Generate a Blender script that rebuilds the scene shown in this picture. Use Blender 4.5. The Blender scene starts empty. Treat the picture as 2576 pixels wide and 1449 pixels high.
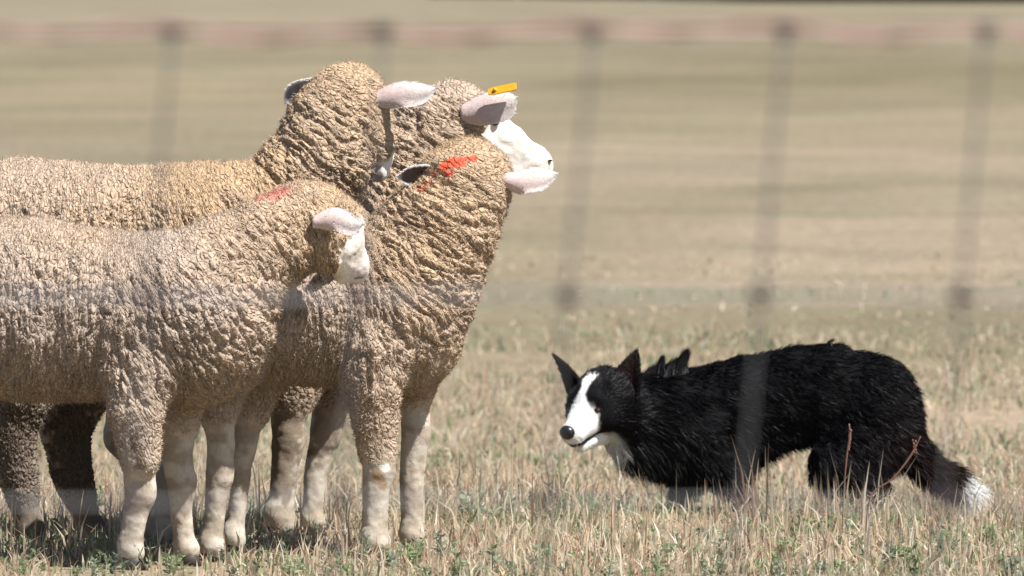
import bpy, math
import numpy as np
from mathutils import Vector

sc = bpy.context.scene
rng = np.random.default_rng(7)

# ------------------------------------------------------------------ camera, sky, sun, exposure
CAM_H = 0.85                      # lens height over the flat ground, metres
LENS, SENSOR = 261.8, 36.0        # long telephoto
FPX = 2576 * LENS / SENSOR        # focal length in units of a 2576 px wide picture
PITCH = (724.5 - 425) / FPX       # camera looks slightly down
cam_d = bpy.data.cameras.new('camera')
cam = bpy.data.objects.new('camera', cam_d); sc.collection.objects.link(cam)
cam.location = (0, 0, CAM_H)
cam.rotation_euler = (math.radians(90) - PITCH, 0, 0)
cam_d.lens, cam_d.sensor_width = LENS, SENSOR
cam_d.clip_start, cam_d.clip_end = 0.1, 3000
cam_d.dof.use_dof = True
cam_d.dof.focus_distance = 16.15
cam_d.dof.aperture_fstop = 8.8
sc.camera = cam

SUN_TO = Vector((0.44, -0.34, 0.83)).normalized()      # direction towards the sun
elev = math.asin(SUN_TO.z); azim = math.atan2(SUN_TO.x, SUN_TO.y)
w = bpy.data.worlds.new('World'); sc.world = w; w.use_nodes = True
nt = w.node_tree; nt.nodes.clear()
sky = nt.nodes.new('ShaderNodeTexSky'); sky.sky_type = 'NISHITA'; sky.sun_disc = False
sky.sun_elevation = elev; sky.sun_rotation = azim
bg = nt.nodes.new('ShaderNodeBackground'); bg.inputs['Strength'].default_value = 0.05
wo = nt.nodes.new('ShaderNodeOutputWorld')
nt.links.new(sky.outputs[0], bg.inputs['Color']); nt.links.new(bg.outputs[0], wo.inputs[0])
sd = bpy.data.lights.new('sun', 'SUN'); sd.energy = 5.0; sd.angle = math.radians(0.5); sd.color = (1.0, 0.955, 0.89)
so = bpy.data.objects.new('sun', sd); sc.collection.objects.link(so)
so.rotation_euler = (-SUN_TO).to_track_quat('-Z', 'Y').to_euler()
sc.view_settings.view_transform = 'Standard'; sc.view_settings.look = 'None'
sc.view_settings.gamma = 1; sc.view_settings.use_curve_mapping = False
sc.view_settings.exposure = 0.98
sc.cycles.use_denoising = True
sc.cycles.max_bounces = 5; sc.cycles.diffuse_bounces = 2; sc.cycles.transparent_max_bounces = 4

# ------------------------------------------------------------------ helpers
def P(px, py, y):
    """point at depth y that lies on the sight line of picture position (px, py)"""
    u = (px - 1288) / FPX; v = -(py - 724.5) / FPX
    cy = math.cos(PITCH) + v * math.sin(PITCH); cz = -math.sin(PITCH) + v * math.cos(PITCH)
    t = y / cy
    return np.array([u * t, y, CAM_H + cz * t])

def mpp(y): return y / FPX

def hash3(ix, iy, iz, s):
    h = (ix.astype(np.int64) * 73856093) ^ (iy.astype(np.int64) * 19349663) ^ (iz.astype(np.int64) * 83492791) ^ (s * 2654435761 & 0x7fffffff)
    h = (h ^ (h >> 13)) * 1274126177 & 0x7fffffffffff
    h = (h ^ (h >> 16)) * 668265263 & 0x7fffffffffff
    return ((h >> 8) & 0xffffff).astype(np.float32) / 16777215.0

def vnoise(p, s=0):
    """smooth value noise 0..1, p is (n,3)"""
    f = np.floor(p); t = (p - f).astype(np.float32); t = t * t * (3 - 2 * t)
    i = f.astype(np.int64); r = 0
    for a in (0, 1):
        wa = t[:, 0] if a else 1 - t[:, 0]
        for b in (0, 1):
            wb = t[:, 1] if b else 1 - t[:, 1]
            for c in (0, 1):
                wc = t[:, 2] if c else 1 - t[:, 2]
                r = r + wa * wb * wc * hash3(i[:, 0] + a, i[:, 1] + b, i[:, 2] + c, s)
    return r

def fbm(p, s=0, o=3):
    r = 0; a = 0.5; tot = 0
    for k in range(o):
        r = r + a * vnoise(p * (2.03 ** k), s + k * 17); tot += a; a *= 0.5
    return r / tot

def cells(p, s=0):
    """F1 and F2 of a cellular noise plus a random number per cell"""
    f = np.floor(p); i = f.astype(np.int64)
    d1 = np.full(len(p), 9.0, np.float32); d2 = d1.copy(); idn = np.zeros(len(p), np.float32)
    for a in (-1, 0, 1):
        for b in (-1, 0, 1):
            for c in (-1, 0, 1):
                x, y, z = i[:, 0] + a, i[:, 1] + b, i[:, 2] + c
                h1 = hash3(x, y, z, s); h2 = hash3(x, y, z, s + 1); h3 = hash3(x, y, z, s + 2)
                d = np.sqrt((x + h1 - p[:, 0]) ** 2 + (y + h2 - p[:, 1]) ** 2 + (z + h3 - p[:, 2]) ** 2).astype(np.float32)
                m = d < d1
                d2 = np.where(m, d1, np.minimum(d2, d)); idn = np.where(m, h1, idn); d1 = np.where(m, d, d1)
    return d1, d2, idn

def sstep(a, b, x):
    t = np.clip((x - a) / (b - a), 0, 1); return t * t * (3 - 2 * t)

def mesh_np(name, V, quads=None, tris=None, cols=None, smooth=True, extra=None):
    me = bpy.data.meshes.new(name)
    V = np.ascontiguousarray(V, np.float32)
    me.vertices.add(len(V)); me.vertices.foreach_set('co', V.ravel())
    nq = 0 if quads is None else len(quads); ntr = 0 if tris is None else len(tris)
    li = []
    if nq: li.append(np.asarray(quads, np.int32).ravel())
    if ntr: li.append(np.asarray(tris, np.int32).ravel())
    li = np.concatenate(li)
    me.loops.add(len(li)); me.loops.foreach_set('vertex_index', li)
    me.polygons.add(nq + ntr)
    st = np.concatenate([np.arange(nq) * 4, nq * 4 + np.arange(ntr) * 3]).astype(np.int32)
    me.polygons.foreach_set('loop_start', st)
    me.polygons.foreach_set('use_smooth', np.full(nq + ntr, smooth))
    me.update(calc_edges=True)
    if cols is not None:
        a = me.color_attributes.new('Col', 'FLOAT_COLOR', 'POINT')
        c = np.ones((len(V), 4), np.float32); c[:, :3] = cols
        a.data.foreach_set('color', c.ravel())
    if extra is not None:
        for k, v in extra.items():
            if np.ndim(v) == 2:
                a = me.attributes.new(k, 'FLOAT_VECTOR', 'POINT'); a.data.foreach_set('vector', np.ascontiguousarray(v, np.float32).ravel())
            else:
                a = me.attributes.new(k, 'FLOAT', 'POINT'); a.data.foreach_set('value', np.ascontiguousarray(v, np.float32))
    return me

def link(name, me, mat, parent=None, origin=None):
    o = bpy.data.objects.new(name, me); sc.collection.objects.link(o)
    if mat is not None and not me.materials: me.materials.append(mat)
    if origin is not None:
        me.transform(__import__('mathutils').Matrix.Translation(-Vector(origin))); o.location = origin
    if parent is not None: o.parent = parent
    return o

def thing(name, label, cat, loc, group=None):
    o = bpy.data.objects.new(name, None); sc.collection.objects.link(o)
    o.empty_display_size = 0.1; o.location = loc; o['label'] = label; o['category'] = cat
    if group: o['group'] = group
    return o

def child(name, V, quads, tris, mat, root, cols=None, smooth=True, extra=None):
    V = np.asarray(V, np.float32) - np.array(root.location, np.float32)
    return link(name, mesh_np(name, V, quads, tris, cols, smooth, extra), mat, root)

# ------------------------------------------------------------------ materials
def mat_attr(name, rough=0.9, spec=0.2, bump=0.0, bscale=200.0, bdist=0.002, noise=0.0, nscale=60.0, sheen=0.0, trans=0.0):
    m = bpy.data.materials.new(name); m.use_nodes = True
    n = m.node_tree; b = n.nodes['Principled BSDF']; L = n.links.new
    at = n.nodes.new('ShaderNodeAttribute'); at.attribute_name = 'Col'
    col = at.outputs['Color']
    if noise > 0:
        nz = n.nodes.new('ShaderNodeTexNoise'); nz.inputs['Scale'].default_value = nscale; nz.inputs['Detail'].default_value = 4
        tc = n.nodes.new('ShaderNodeTexCoord'); L(tc.outputs['Object'], nz.inputs['Vector'])
        mr = n.nodes.new('ShaderNodeMapRange'); mr.inputs['From Min'].default_value = 0.3; mr.inputs['From Max'].default_value = 0.7
        mr.inputs['To Min'].default_value = 1 - noise; mr.inputs['To Max'].default_value = 1 + noise
        L(nz.outputs['Fac'], mr.inputs['Value'])
        vm = n.nodes.new('ShaderNodeVectorMath'); vm.operation = 'SCALE'
        L(col, vm.inputs[0]); L(mr.outputs[0], vm.inputs['Scale']); col = vm.outputs[0]
    L(col, b.inputs['Base Color'])
    b.inputs['Roughness'].default_value = rough; b.inputs['Specular IOR Level'].default_value = spec
    if sheen: b.inputs['Sheen Weight'].default_value = sheen
    if bump > 0:
        nz = n.nodes.new('ShaderNodeTexNoise'); nz.inputs['Scale'].default_value = bscale; nz.inputs['Detail'].default_value = 3
        tc = n.nodes.new('ShaderNodeTexCoord'); L(tc.outputs['Object'], nz.inputs['Vector'])
        bp = n.nodes.new('ShaderNodeBump'); bp.inputs['Strength'].default_value = bump; bp.inputs['Distance'].default_value = bdist
        L(nz.outputs['Fac'], bp.inputs['Height']); L(bp.outputs[0], b.inputs['Normal'])
    if name == 'sheep_fleece':
        wq = n.nodes.new('ShaderNodeAttribute'); wq.attribute_name = 'fleece_co'
        wm = n.nodes.new('ShaderNodeAttribute'); wm.attribute_name = 'wool'
        vo = n.nodes.new('ShaderNodeTexVoronoi'); vo.feature = 'DISTANCE_TO_EDGE'; vo.inputs['Scale'].default_value = 1.0
        L(wq.outputs['Vector'], vo.inputs['Vector'])
        mr2 = n.nodes.new('ShaderNodeMapRange'); mr2.inputs['From Max'].default_value = 0.22; mr2.interpolation_type = 'SMOOTHSTEP'
        L(vo.outputs['Distance'], mr2.inputs['Value'])
        b2 = n.nodes.new('ShaderNodeBump'); b2.inputs['Distance'].default_value = 0.005
        mm = n.nodes.new('ShaderNodeMath'); mm.operation = 'MULTIPLY_ADD'; mm.inputs[1].default_value = 0.85; mm.inputs[2].default_value = 0.0
        L(wm.outputs['Fac'], mm.inputs[0]); L(mm.outputs[0], b2.inputs['Strength'])
        L(mr2.outputs[0], b2.inputs['Height']); L(b2.outputs[0], bp.inputs['Normal'])
        m3 = n.nodes.new('ShaderNodeMath'); m3.operation = 'MULTIPLY_ADD'; m3.inputs[1].default_value = bump - 0.25; m3.inputs[2].default_value = 0.25
        L(wm.outputs['Fac'], m3.inputs[0]); L(m3.outputs[0], bp.inputs['Strength'])
    if trans > 0:
        tr = n.nodes.new('ShaderNodeBsdfTranslucent'); L(col, tr.inputs['Color'])
        mx = n.nodes.new('ShaderNodeMixShader'); mx.inputs[0].default_value = trans
        L(b.outputs[0], mx.inputs[1]); L(tr.outputs[0], mx.inputs[2]); L(mx.outputs[0], n.nodes['Material Output'].inputs[0])
    return m

def mat_flat(name, col, rough=0.5, spec=0.5, metal=0.0, noise=0.15, nscale=300):
    m = bpy.data.materials.new(name); m.use_nodes = True
    n = m.node_tree; b = n.nodes['Principled BSDF']; L = n.links.new
    nz = n.nodes.new('ShaderNodeTexNoise'); nz.inputs['Scale'].default_value = nscale
    tc = n.nodes.new('ShaderNodeTexCoord'); L(tc.outputs['Object'], nz.inputs['Vector'])
    mx = n.nodes.new('ShaderNodeMix'); mx.data_type = 'RGBA'
    mx.inputs['A'].default_value = (*[c * (1 - noise) for c in col], 1); mx.inputs['B'].default_value = (*[min(1, c * (1 + noise)) for c in col], 1)
    L(nz.outputs['Fac'], mx.inputs['Factor']); L(mx.outputs['Result'], b.inputs['Base Color'])
    b.inputs['Roughness'].default_value = rough; b.inputs['Specular IOR Level'].default_value = spec; b.inputs['Metallic'].default_value = metal
    return m

M_FLEECE = mat_attr('sheep_fleece', 0.95, 0.05, bump=0.6, bscale=300, bdist=0.003, noise=0.10, nscale=180)
M_FUZZ = mat_attr('fleece_fibres', 0.9, 0.1, trans=0.2)
M_EAR = mat_attr('ear_skin', 0.8, 0.2, bump=0.4, bscale=260, bdist=0.002, noise=0.10, nscale=120, trans=0.06)
M_EYE = mat_flat('dark_eye', (0.02, 0.012, 0.008), 0.08, 0.6)
M_HOOF = mat_flat('hoof_horn', (0.05, 0.042, 0.035), 0.5, 0.4)
M_TAG = mat_flat('yellow_plastic', (0.60, 0.31, 0.015), 0.35, 0.5, noise=0.04)
M_DOGSKIN = mat_attr('dog_undercoat', 0.8, 0.08, bump=0.5, bscale=200, bdist=0.003)
M_FUR = mat_attr('dog_fur', 0.48, 0.10)
M_NOSE = mat_flat('black_nose', (0.012, 0.012, 0.014), 0.32, 0.5)
M_DOGEYE = mat_flat('brown_eye', (0.028, 0.009, 0.005), 0.1, 0.6)
M_GRASS = mat_attr('grass_blades', 0.75, 0.15, trans=0.42)
M_STALK = mat_flat('red_brown_stalk', (0.16, 0.085, 0.062), 0.7, 0.2, noise=0.3, nscale=120)
M_WIRE = mat_flat('galvanised_wire', (0.23, 0.235, 0.255), 0.55, 0.4, 0.1, noise=0.25, nscale=80)
M_STAY = mat_flat('dull_stay_wire', (0.095, 0.098, 0.108), 0.6, 0.35, 0.1, noise=0.25, nscale=80)
M_RUST = mat_flat('rusty_wire', (0.30, 0.175, 0.165), 0.75, 0.3, 0.1, noise=0.3, nscale=40)
M_KNOT = mat_flat('dark_knot_wire', (0.05, 0.034, 0.045), 0.6, 0.4, 0.2, noise=0.3, nscale=90)
M_POST = mat_flat('weathered_post', (0.16, 0.13, 0.10), 0.9, 0.1, noise=0.35, nscale=18)

# ------------------------------------------------------------------ ground
def terrain(x, y):
    x = np.asarray(x, float); y = np.asarray(y, float)
    d = y - 22
    z = 0.0305 * (np.sqrt(d * d + 3) + d) * 0.5 * 1.0
    crest = 5.70 + 0.75 * (1 / (1 + np.exp(-np.clip((-x + 3.0) / 2.2, -30, 30))))
    k = 0.35
    z = -k * np.log(np.exp(-z / k) + np.exp(-crest / k)) + 0 * x
    pts = np.stack([x.ravel() * 0.9, y.ravel() * 0.9, np.zeros(x.size)], 1)
    z = z + ((fbm(pts, 3, 3) - 0.5) * 0.05 * np.clip((np.abs(y.ravel()) - 2) / 14, 0.2, 1)).reshape(x.shape)
    return z

gx = np.concatenate([-np.geomspace(900, 4, 26), np.linspace(-3.6, 3.6, 60), np.geomspace(4, 900, 26)])
gy = np.concatenate([-np.geomspace(700, 3, 16), np.linspace(0, 12, 14), np.linspace(12.4, 26, 90), np.geomspace(26.4, 1400, 90)])
GX, GY = np.meshgrid(gx, gy)
GZ = terrain(GX, GY)
V = np.stack([GX.ravel(), GY.ravel(), GZ.ravel()], 1)
nx, ny = len(gx), len(gy)
i0 = (np.arange(ny - 1)[:, None] * nx + np.arange(nx - 1)[None]).ravel()
Q = np.stack([i0, i0 + 1, i0 + nx + 1, i0 + nx], 1)
def mat_ground():
    m = bpy.data.materials.new('dry_pasture'); m.use_nodes = True
    n = m.node_tree; b = n.nodes['Principled BSDF']; L = n.links.new
    ge = n.nodes.new('ShaderNodeNewGeometry')
    def noise(sx, sy, scale, detail=4, dist=0.0, off=0.0):
        mp = n.nodes.new('ShaderNodeMapping'); mp.inputs['Scale'].default_value = (sx, sy, 0.2); mp.inputs['Location'].default_value = (off, off * 1.7, 0); mp.inputs['Rotation'].default_value = (0, 0, 0.35 if scale == 1.0 and sx < 1 else 0)
        L(ge.outputs['Position'], mp.inputs['Vector'])
        z = n.nodes.new('ShaderNodeTexNoise'); z.inputs['Scale'].default_value = scale; z.inputs['Detail'].default_value = detail; z.inputs['Distortion'].default_value = dist
        L(mp.outputs[0], z.inputs['Vector']); return z.outputs['Fac']
    def ramp(fac, stops):
        r = n.nodes.new('ShaderNodeValToRGB')
        e = r.color_ramp.elements
        e[0].position, e[0].color = stops[0][0], (*stops[0][1], 1); e[1].position, e[1].color = stops[-1][0], (*stops[-1][1], 1)
        for p_, c_ in stops[1:-1]:
            q = e.new(p_); q.color = (*c_, 1)
        L(fac, r.inputs[0]); return r.outputs[0]
    def mix(f, a, c, mode='MIX'):
        x = n.nodes.new('ShaderNodeMix'); x.data_type = 'RGBA'; x.blend_type = mode
        for s_, k in ((f, 'Factor'), (a, 'A'), (c, 'B')):
            if isinstance(s_, (int, float)): x.inputs[k].default_value = s_
            elif isinstance(s_, tuple): x.inputs[k].default_value = (*s_, 1)
            else: L(s_, x.inputs[k])
        return x.outputs['Result']
    base = ramp(noise(0.085, 0.05, 1.0, 2.5, 1.2), [(0.36, (0.235, 0.205, 0.130)), (0.46, (0.300, 0.262, 0.182)), (0.56, (0.375, 0.325, 0.240)), (0.66, (0.49, 0.410, 0.295))])
    fine = ramp(noise(0.42, 0.42, 1.0, 3, 0.6, 5.1), [(0.32, (0.84, 0.86, 0.84)), (0.68, (1.16, 1.14, 1.13))])
    # mown strips and lighter rises that run across the slope
    sx_ = n.nodes.new('ShaderNodeSeparateXYZ'); L(ge.outputs['Position'], sx_.inputs[0])
    wv = n.nodes.new('ShaderNodeMath'); wv.operation = 'MULTIPLY_ADD'; wv.inputs[1].default_value = 0.75; wv.inputs[2].default_value = 0.625
    L(noise(0.10, 0.06, 1.0, 3, 1.0, 3.3), wv.inputs[0])
    tl = n.nodes.new('ShaderNodeMath'); tl.operation = 'MULTIPLY_ADD'; tl.inputs[1].default_value = 0.55; L(sx_.outputs['X'], tl.inputs[0]); L(sx_.outputs['Y'], tl.inputs[2])
    yy = n.nodes.new('ShaderNodeMath'); yy.operation = 'MULTIPLY'; L(tl.outputs[0], yy.inputs[0]); L(wv.outputs[0], yy.inputs[1])
    y2 = n.nodes.new('ShaderNodeMath'); y2.operation = 'MULTIPLY'; y2.inputs[1].default_value = 0.005; L(yy.outputs[0], y2.inputs[0])
    strip = ramp(y2.outputs[0], [(0.0, (0.46, 0.38, 0.275)), (0.118, (0.44, 0.36, 0.26)), (0.142, (0.26, 0.235, 0.145)), (0.165, (0.30, 0.265, 0.18)), (0.19, (0.42, 0.355, 0.265)), (0.25, (0.36, 0.315, 0.235)),
        (0.30, (0.31, 0.275, 0.19)), (0.40, (0.265, 0.235, 0.15)), (0.50, (0.29, 0.26, 0.175)), (0.60, (0.36, 0.325, 0.245)), (1.0, (0.34, 0.31, 0.225))])
    base = mix(0.62, base, strip)
    c1 = mix(1.0, base, fine, 'MULTIPLY')
    gm = ramp(noise(0.5, 1.3, 1.0, 4, 0.2, 9.3), [(0.52, (0, 0, 0)), (0.68, (0.75, 0.75, 0.75))])
    c2 = mix(gm, c1, (0.27, 0.285, 0.18))
    micro = ramp(noise(14, 14, 1.0, 4, 0.0, 2.2), [(0.3, (0.68, 0.66, 0.62)), (0.7, (1.2, 1.2, 1.2))])
    c3 = mix(1.0, c2, micro, 'MULTIPLY')
    c3 = mix(1.0, c3, (0.565, 0.550, 0.565), 'MULTIPLY'); L(c3, b.inputs['Base Color']); b.inputs['Roughness'].default_value = 1.0; b.inputs['Specular IOR Level'].default_value = 0.05
    bp = n.nodes.new('ShaderNodeBump'); bp.inputs['Strength'].default_value = 0.8; bp.inputs['Distance'].default_value = 0.03
    L(noise(20, 20, 1.0, 4), bp.inputs['Height']); L(bp.outputs[0], b.inputs['Normal'])
    return m
g = link('ground', mesh_np('ground', V, Q), mat_ground()); g['kind'] = 'structure'

# distant dark wood beyond the crest of the field
def woodland():
    r = np.random.default_rng(5)
    Vs, T = [], []
    n = 26000
    x = r.uniform(-3, 150, n); x = np.where(r.random(n) < 0.5, r.uniform(2.2, 22, n), x)
    y = 262 + r.uniform(0, 22, n) + 0.05 * np.abs(x)
    hmax = 7 + 5 * vnoise(np.stack([x * 0.22, y * 0.1, x * 0], 1), 4) + 2 * vnoise(np.stack([x * 0.9, y * 0.5, x * 0], 1), 8)
    hmax = hmax * np.clip((x + 3.5) / 5, 0.15, 1)
    z0 = 5.4
    z = z0 + hmax * r.random(n) ** 0.7
    s = r.uniform(0.25, 0.6, n)
    c = np.stack([x, y, z], 1)
    a = r.normal(size=(n, 3)); a /= np.linalg.norm(a, axis=1)[:, None]
    b = np.cross(a, r.normal(size=(n, 3))); b /= np.linalg.norm(b, axis=1)[:, None]
    V = np.stack([c + a * s[:, None], c + b * s[:, None], c - a * s[:, None], c - b * s[:, None]], 1).reshape(-1, 3)
    q = np.arange(n * 4).reshape(-1, 4)
    k = r.uniform(0.6, 1.3, n)[:, None] * np.array([[0.014, 0.022, 0.010]])
    o = link('woodland', mesh_np('woodland', V, q, None, np.repeat(k, 4, 0), False), M_GRASS)
    o['kind'] = 'stuff'; o['label'] = 'dark green wood along the far edge of the field'; o['category'] = 'woodland'
woodland()

# ------------------------------------------------------------------ grass
DRY = np.array([(0.82, 0.66, 0.46), (0.86, 0.74, 0.54), (0.72, 0.57, 0.40), (0.90, 0.83, 0.68), (0.70, 0.60, 0.44), (0.58, 0.39, 0.27)]) * np.array([0.70, 0.69, 0.70])
GRN = np.array([(0.32, 0.40, 0.21), (0.38, 0.44, 0.26), (0.41, 0.47, 0.34), (0.27, 0.35, 0.17)]) * 0.72
def blades(n, x0, x1, y0, y1, hlo, hhi, wid, seed, bend=0.5, green=0.22, flat=0.0, ypow=1.0):
    r = np.random.default_rng(seed)
    x = r.uniform(x0, x1, n); y = y0 + (y1 - y0) * r.random(n) ** ypow
    z = terrain(x, y) - 0.004
    pn = np.stack([x, y, x * 0], 1)
    patch = fbm(pn * 2.6, 21, 3); gp = fbm(pn * 3.4 + 7, 33, 3)
    thin = vnoise(pn * 1.3 + 3, 40)
    keep = r.random(n) < 0.22 + 0.85 * sstep(0.38, 0.60, patch)
    x, y, z, patch, gp, thin = [q[keep] for q in (x, y, z, patch, gp, thin)]; n = len(x)
    hgt = (hlo + (hhi - hlo) * r.random(n) ** 2.2) * (0.55 + 0.9 * patch)
    isg = r.random(n) < green * 2.0 * sstep(0.38, 0.68, gp) + green * 0.25
    hgt = np.where(isg, hgt * 0.8, hgt) * (0.62 + 0.38 * sstep(16.1, 17.0, y)) * (1 + 0.25 * sstep(17.0, 17.6, y) * (y < 18.2))
    az = r.uniform(0, 2 * math.pi, n)
    lean = np.abs(r.normal(0, bend, n)) + flat * r.random(n)
    d = np.stack([np.cos(az), np.sin(az)], 1)
    face = r.uniform(0, 2 * math.pi, n); sdir = np.stack([np.cos(face), np.sin(face) * 0.6], 1)
    sdir /= np.linalg.norm(sdir, axis=1)[:, None]
    wv = wid * r.uniform(0.6, 1.5, n) * np.where(isg, 1.5, 1.0)
    base = np.stack([x, y, z], 1)
    def pt(t, sgn, ws):
        off = lean * t * t * hgt
        p = base.copy(); p[:, :2] += d * off[:, None] + sdir * (sgn * ws * wv)[:, None]
        p[:, 2] += hgt * t * (1 - 0.25 * np.minimum(lean, 1.5) * t); return p
    V = np.stack([pt(0, -.5, 1), pt(0, .5, 1), pt(.55, -.5, .8), pt(.55, .5, .8), pt(1, 0, 0)], 1).reshape(-1, 3)
    k = np.arange(n)[:, None] * 5
    q = k + np.array([[0, 1, 3, 2]]); t = k + np.array([[2, 3, 4]])
    ci = r.integers(0, len(DRY), n); c = DRY[ci]; cg = GRN[r.integers(0, len(GRN), n)]
    c = np.where(isg[:, None], cg, c) * r.uniform(0.75, 1.2, n)[:, None]
    return V, q, t, np.repeat(c, 5, 0)

def merge(parts):
    Vs, Qs, Ts, Cs = [], [], [], []; o = 0
    for V, q, t, c in parts:
        Vs.append(V); Cs.append(c)
        if q is not None and len(q): Qs.append(q + o)
        if t is not None and len(t): Ts.append(t + o)
        o += len(V)
    return np.concatenate(Vs), (np.concatenate(Qs) if Qs else None), (np.concatenate(Ts) if Ts else None), np.concatenate(Cs)

V, q, t, c = merge([
    blades(84000, -2.2, 2.2, 14.6, 19.5, 0.02, 0.090, 0.0040, 1, 0.75),
    blades(42000, -2.2, 2.2, 14.6, 19.0, 0.01, 0.05, 0.003, 2, 1.2, flat=1.5),
    blades(44000, -2.4, 2.4, 19.5, 29, 0.02, 0.08, 0.0046, 3, 0.8, ypow=1.9),
    blades(5000, -3.0, 3.0, 25, 36, 0.015, 0.05, 0.009, 4, 1.0, flat=0.8, ypow=1.9),
    blades(16000, -4.5, 4.5, 8.5, 14.6, 0.02, 0.09, 0.006, 5, 0.6),
    blades(2600, -2.2, 2.2, 15.4, 18.6, 0.09, 0.17, 0.0038, 6, 0.25, green=0.0)])
o = link('grass', mesh_np('grass', V, q, t, c, False), M_GRASS); o['kind'] = 'stuff'
o['label'] = 'short dry straw coloured pasture grass with green patches'; o['category'] = 'grass'

def weeds(n, seed, spots):
    r = np.random.default_rng(seed); parts = []
    for (x, y, h) in spots + [(r.uniform(-1.6, 1.6), 15.4 + 3.4 * r.random() ** 1.6, r.uniform(0.02, 0.055)) for _ in range(n)]:
        z = float(terrain(x, y)); col = GRN[r.integers(0, 4)] * r.uniform(0.8, 1.25) + np.array([0.0, 0.01, 0.01])
        if r.random() < 0.35: col = np.array([0.19, 0.225, 0.165]) * r.uniform(0.8, 1.15)
        for s in range(r.integers(2, 5)):
            az = r.uniform(0, 6.28); ln = r.uniform(0.1, 0.6); hh = h * r.uniform(0.6, 1.1)
            top = np.array([x + math.cos(az) * ln * hh, y + math.sin(az) * ln * hh, z + hh]); bot = np.array([x, y, z - 0.004])
            m = r.integers(9, 16); tt = r.uniform(0.15, 1, m)
            c0 = bot + (top - bot) * tt[:, None]
            ld = r.normal(size=(m, 3)); ld[:, 2] = np.abs(ld[:, 2]) * 0.8; ld /= np.linalg.norm(ld, axis=1)[:, None]
            L = r.uniform(0.008, 0.02, m)[:, None] * (0.6 + 0.5 * h / 0.06); sd = np.cross(ld, r.normal(size=(m, 3))); sd /= np.linalg.norm(sd, axis=1)[:, None]
            V = np.stack([c0, c0 + ld * L * .5 + sd * L * .17, c0 + ld * L, c0 + ld * L * .5 - sd * L * .17], 1).reshape(-1, 3)
            parts.append((V, np.arange(m * 4).reshape(-1, 4), None, np.repeat(col[None] * r.uniform(0.85, 1.2, m)[:, None], 4, 0)))
            u = np.cross(top - bot, [0, 1, 0]); u = u / (np.linalg.norm(u) + 1e-9) * 0.0012
            parts.append((np.array([bot - u, bot + u, top + u * .4, top - u * .4]), np.array([[0, 1, 2, 3]]), None, np.repeat(col[None] * .9, 4, 0)))
    return merge(parts)
sp = [(*P(px, 1400, yy)[:2], h) for px, yy, h in ((1110, 16.1, .07), (920, 16.0, .07), (1035, 15.9, .06), (210, 17.6, .13), (1190, 17.5, .09), (1100, 20.0, .12),
     (1800, 15.9, .08), (1400, 19.6, .08), (2380, 16.0, .07), (1150, 15.7, .07), (1650, 15.6, .06))]
V, q, t, c = weeds(380, 11, sp)
o = link('weeds', mesh_np('weeds', V, q, t, c, False), M_GRASS); o['kind'] = 'stuff'
o['label'] = 'small leafy green weeds scattered through the dry grass'; o['category'] = 'weeds'

# ------------------------------------------------------------------ implicit surface builder
class Prim:
    __slots__ = ('a', 'b', 'ra', 'rb', 'ys', 'k', 'tag', 'grp')
    G = 0
    def __init__(s, a, ra, b, rb, ys=1.0, k=0.03, tag=0):
        s.a, s.b, s.ra, s.rb, s.ys, s.k, s.tag = np.asarray(a, float), np.asarray(b, float), ra, rb, ys, k, tag
        s.grp = Prim.G
    def d(s, X, Y, Z):
        y0 = s.a[1]; ys = s.ys
        ax, ay, az = s.a; bx, by, bz = s.b[0] - ax, (s.b[1] - ay) / ys, s.b[2] - az
        px, py, pz = X - ax, (Y - ay) / ys, Z - az
        L2 = bx * bx + by * by + bz * bz + 1e-12
        t = np.clip((px * bx + py * by + pz * bz) / L2, 0, 1)
        return (np.sqrt((px - t * bx) ** 2 + (py - t * by) ** 2 + (pz - t * bz) ** 2) - (s.ra + t * (s.rb - s.ra))) * min(1.0, ys)
    def bb(s, m):
        lo = np.minimum(s.a - s.ra, s.b - s.rb) - m; hi = np.maximum(s.a + s.ra, s.b + s.rb) + m
        return lo, hi

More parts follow.
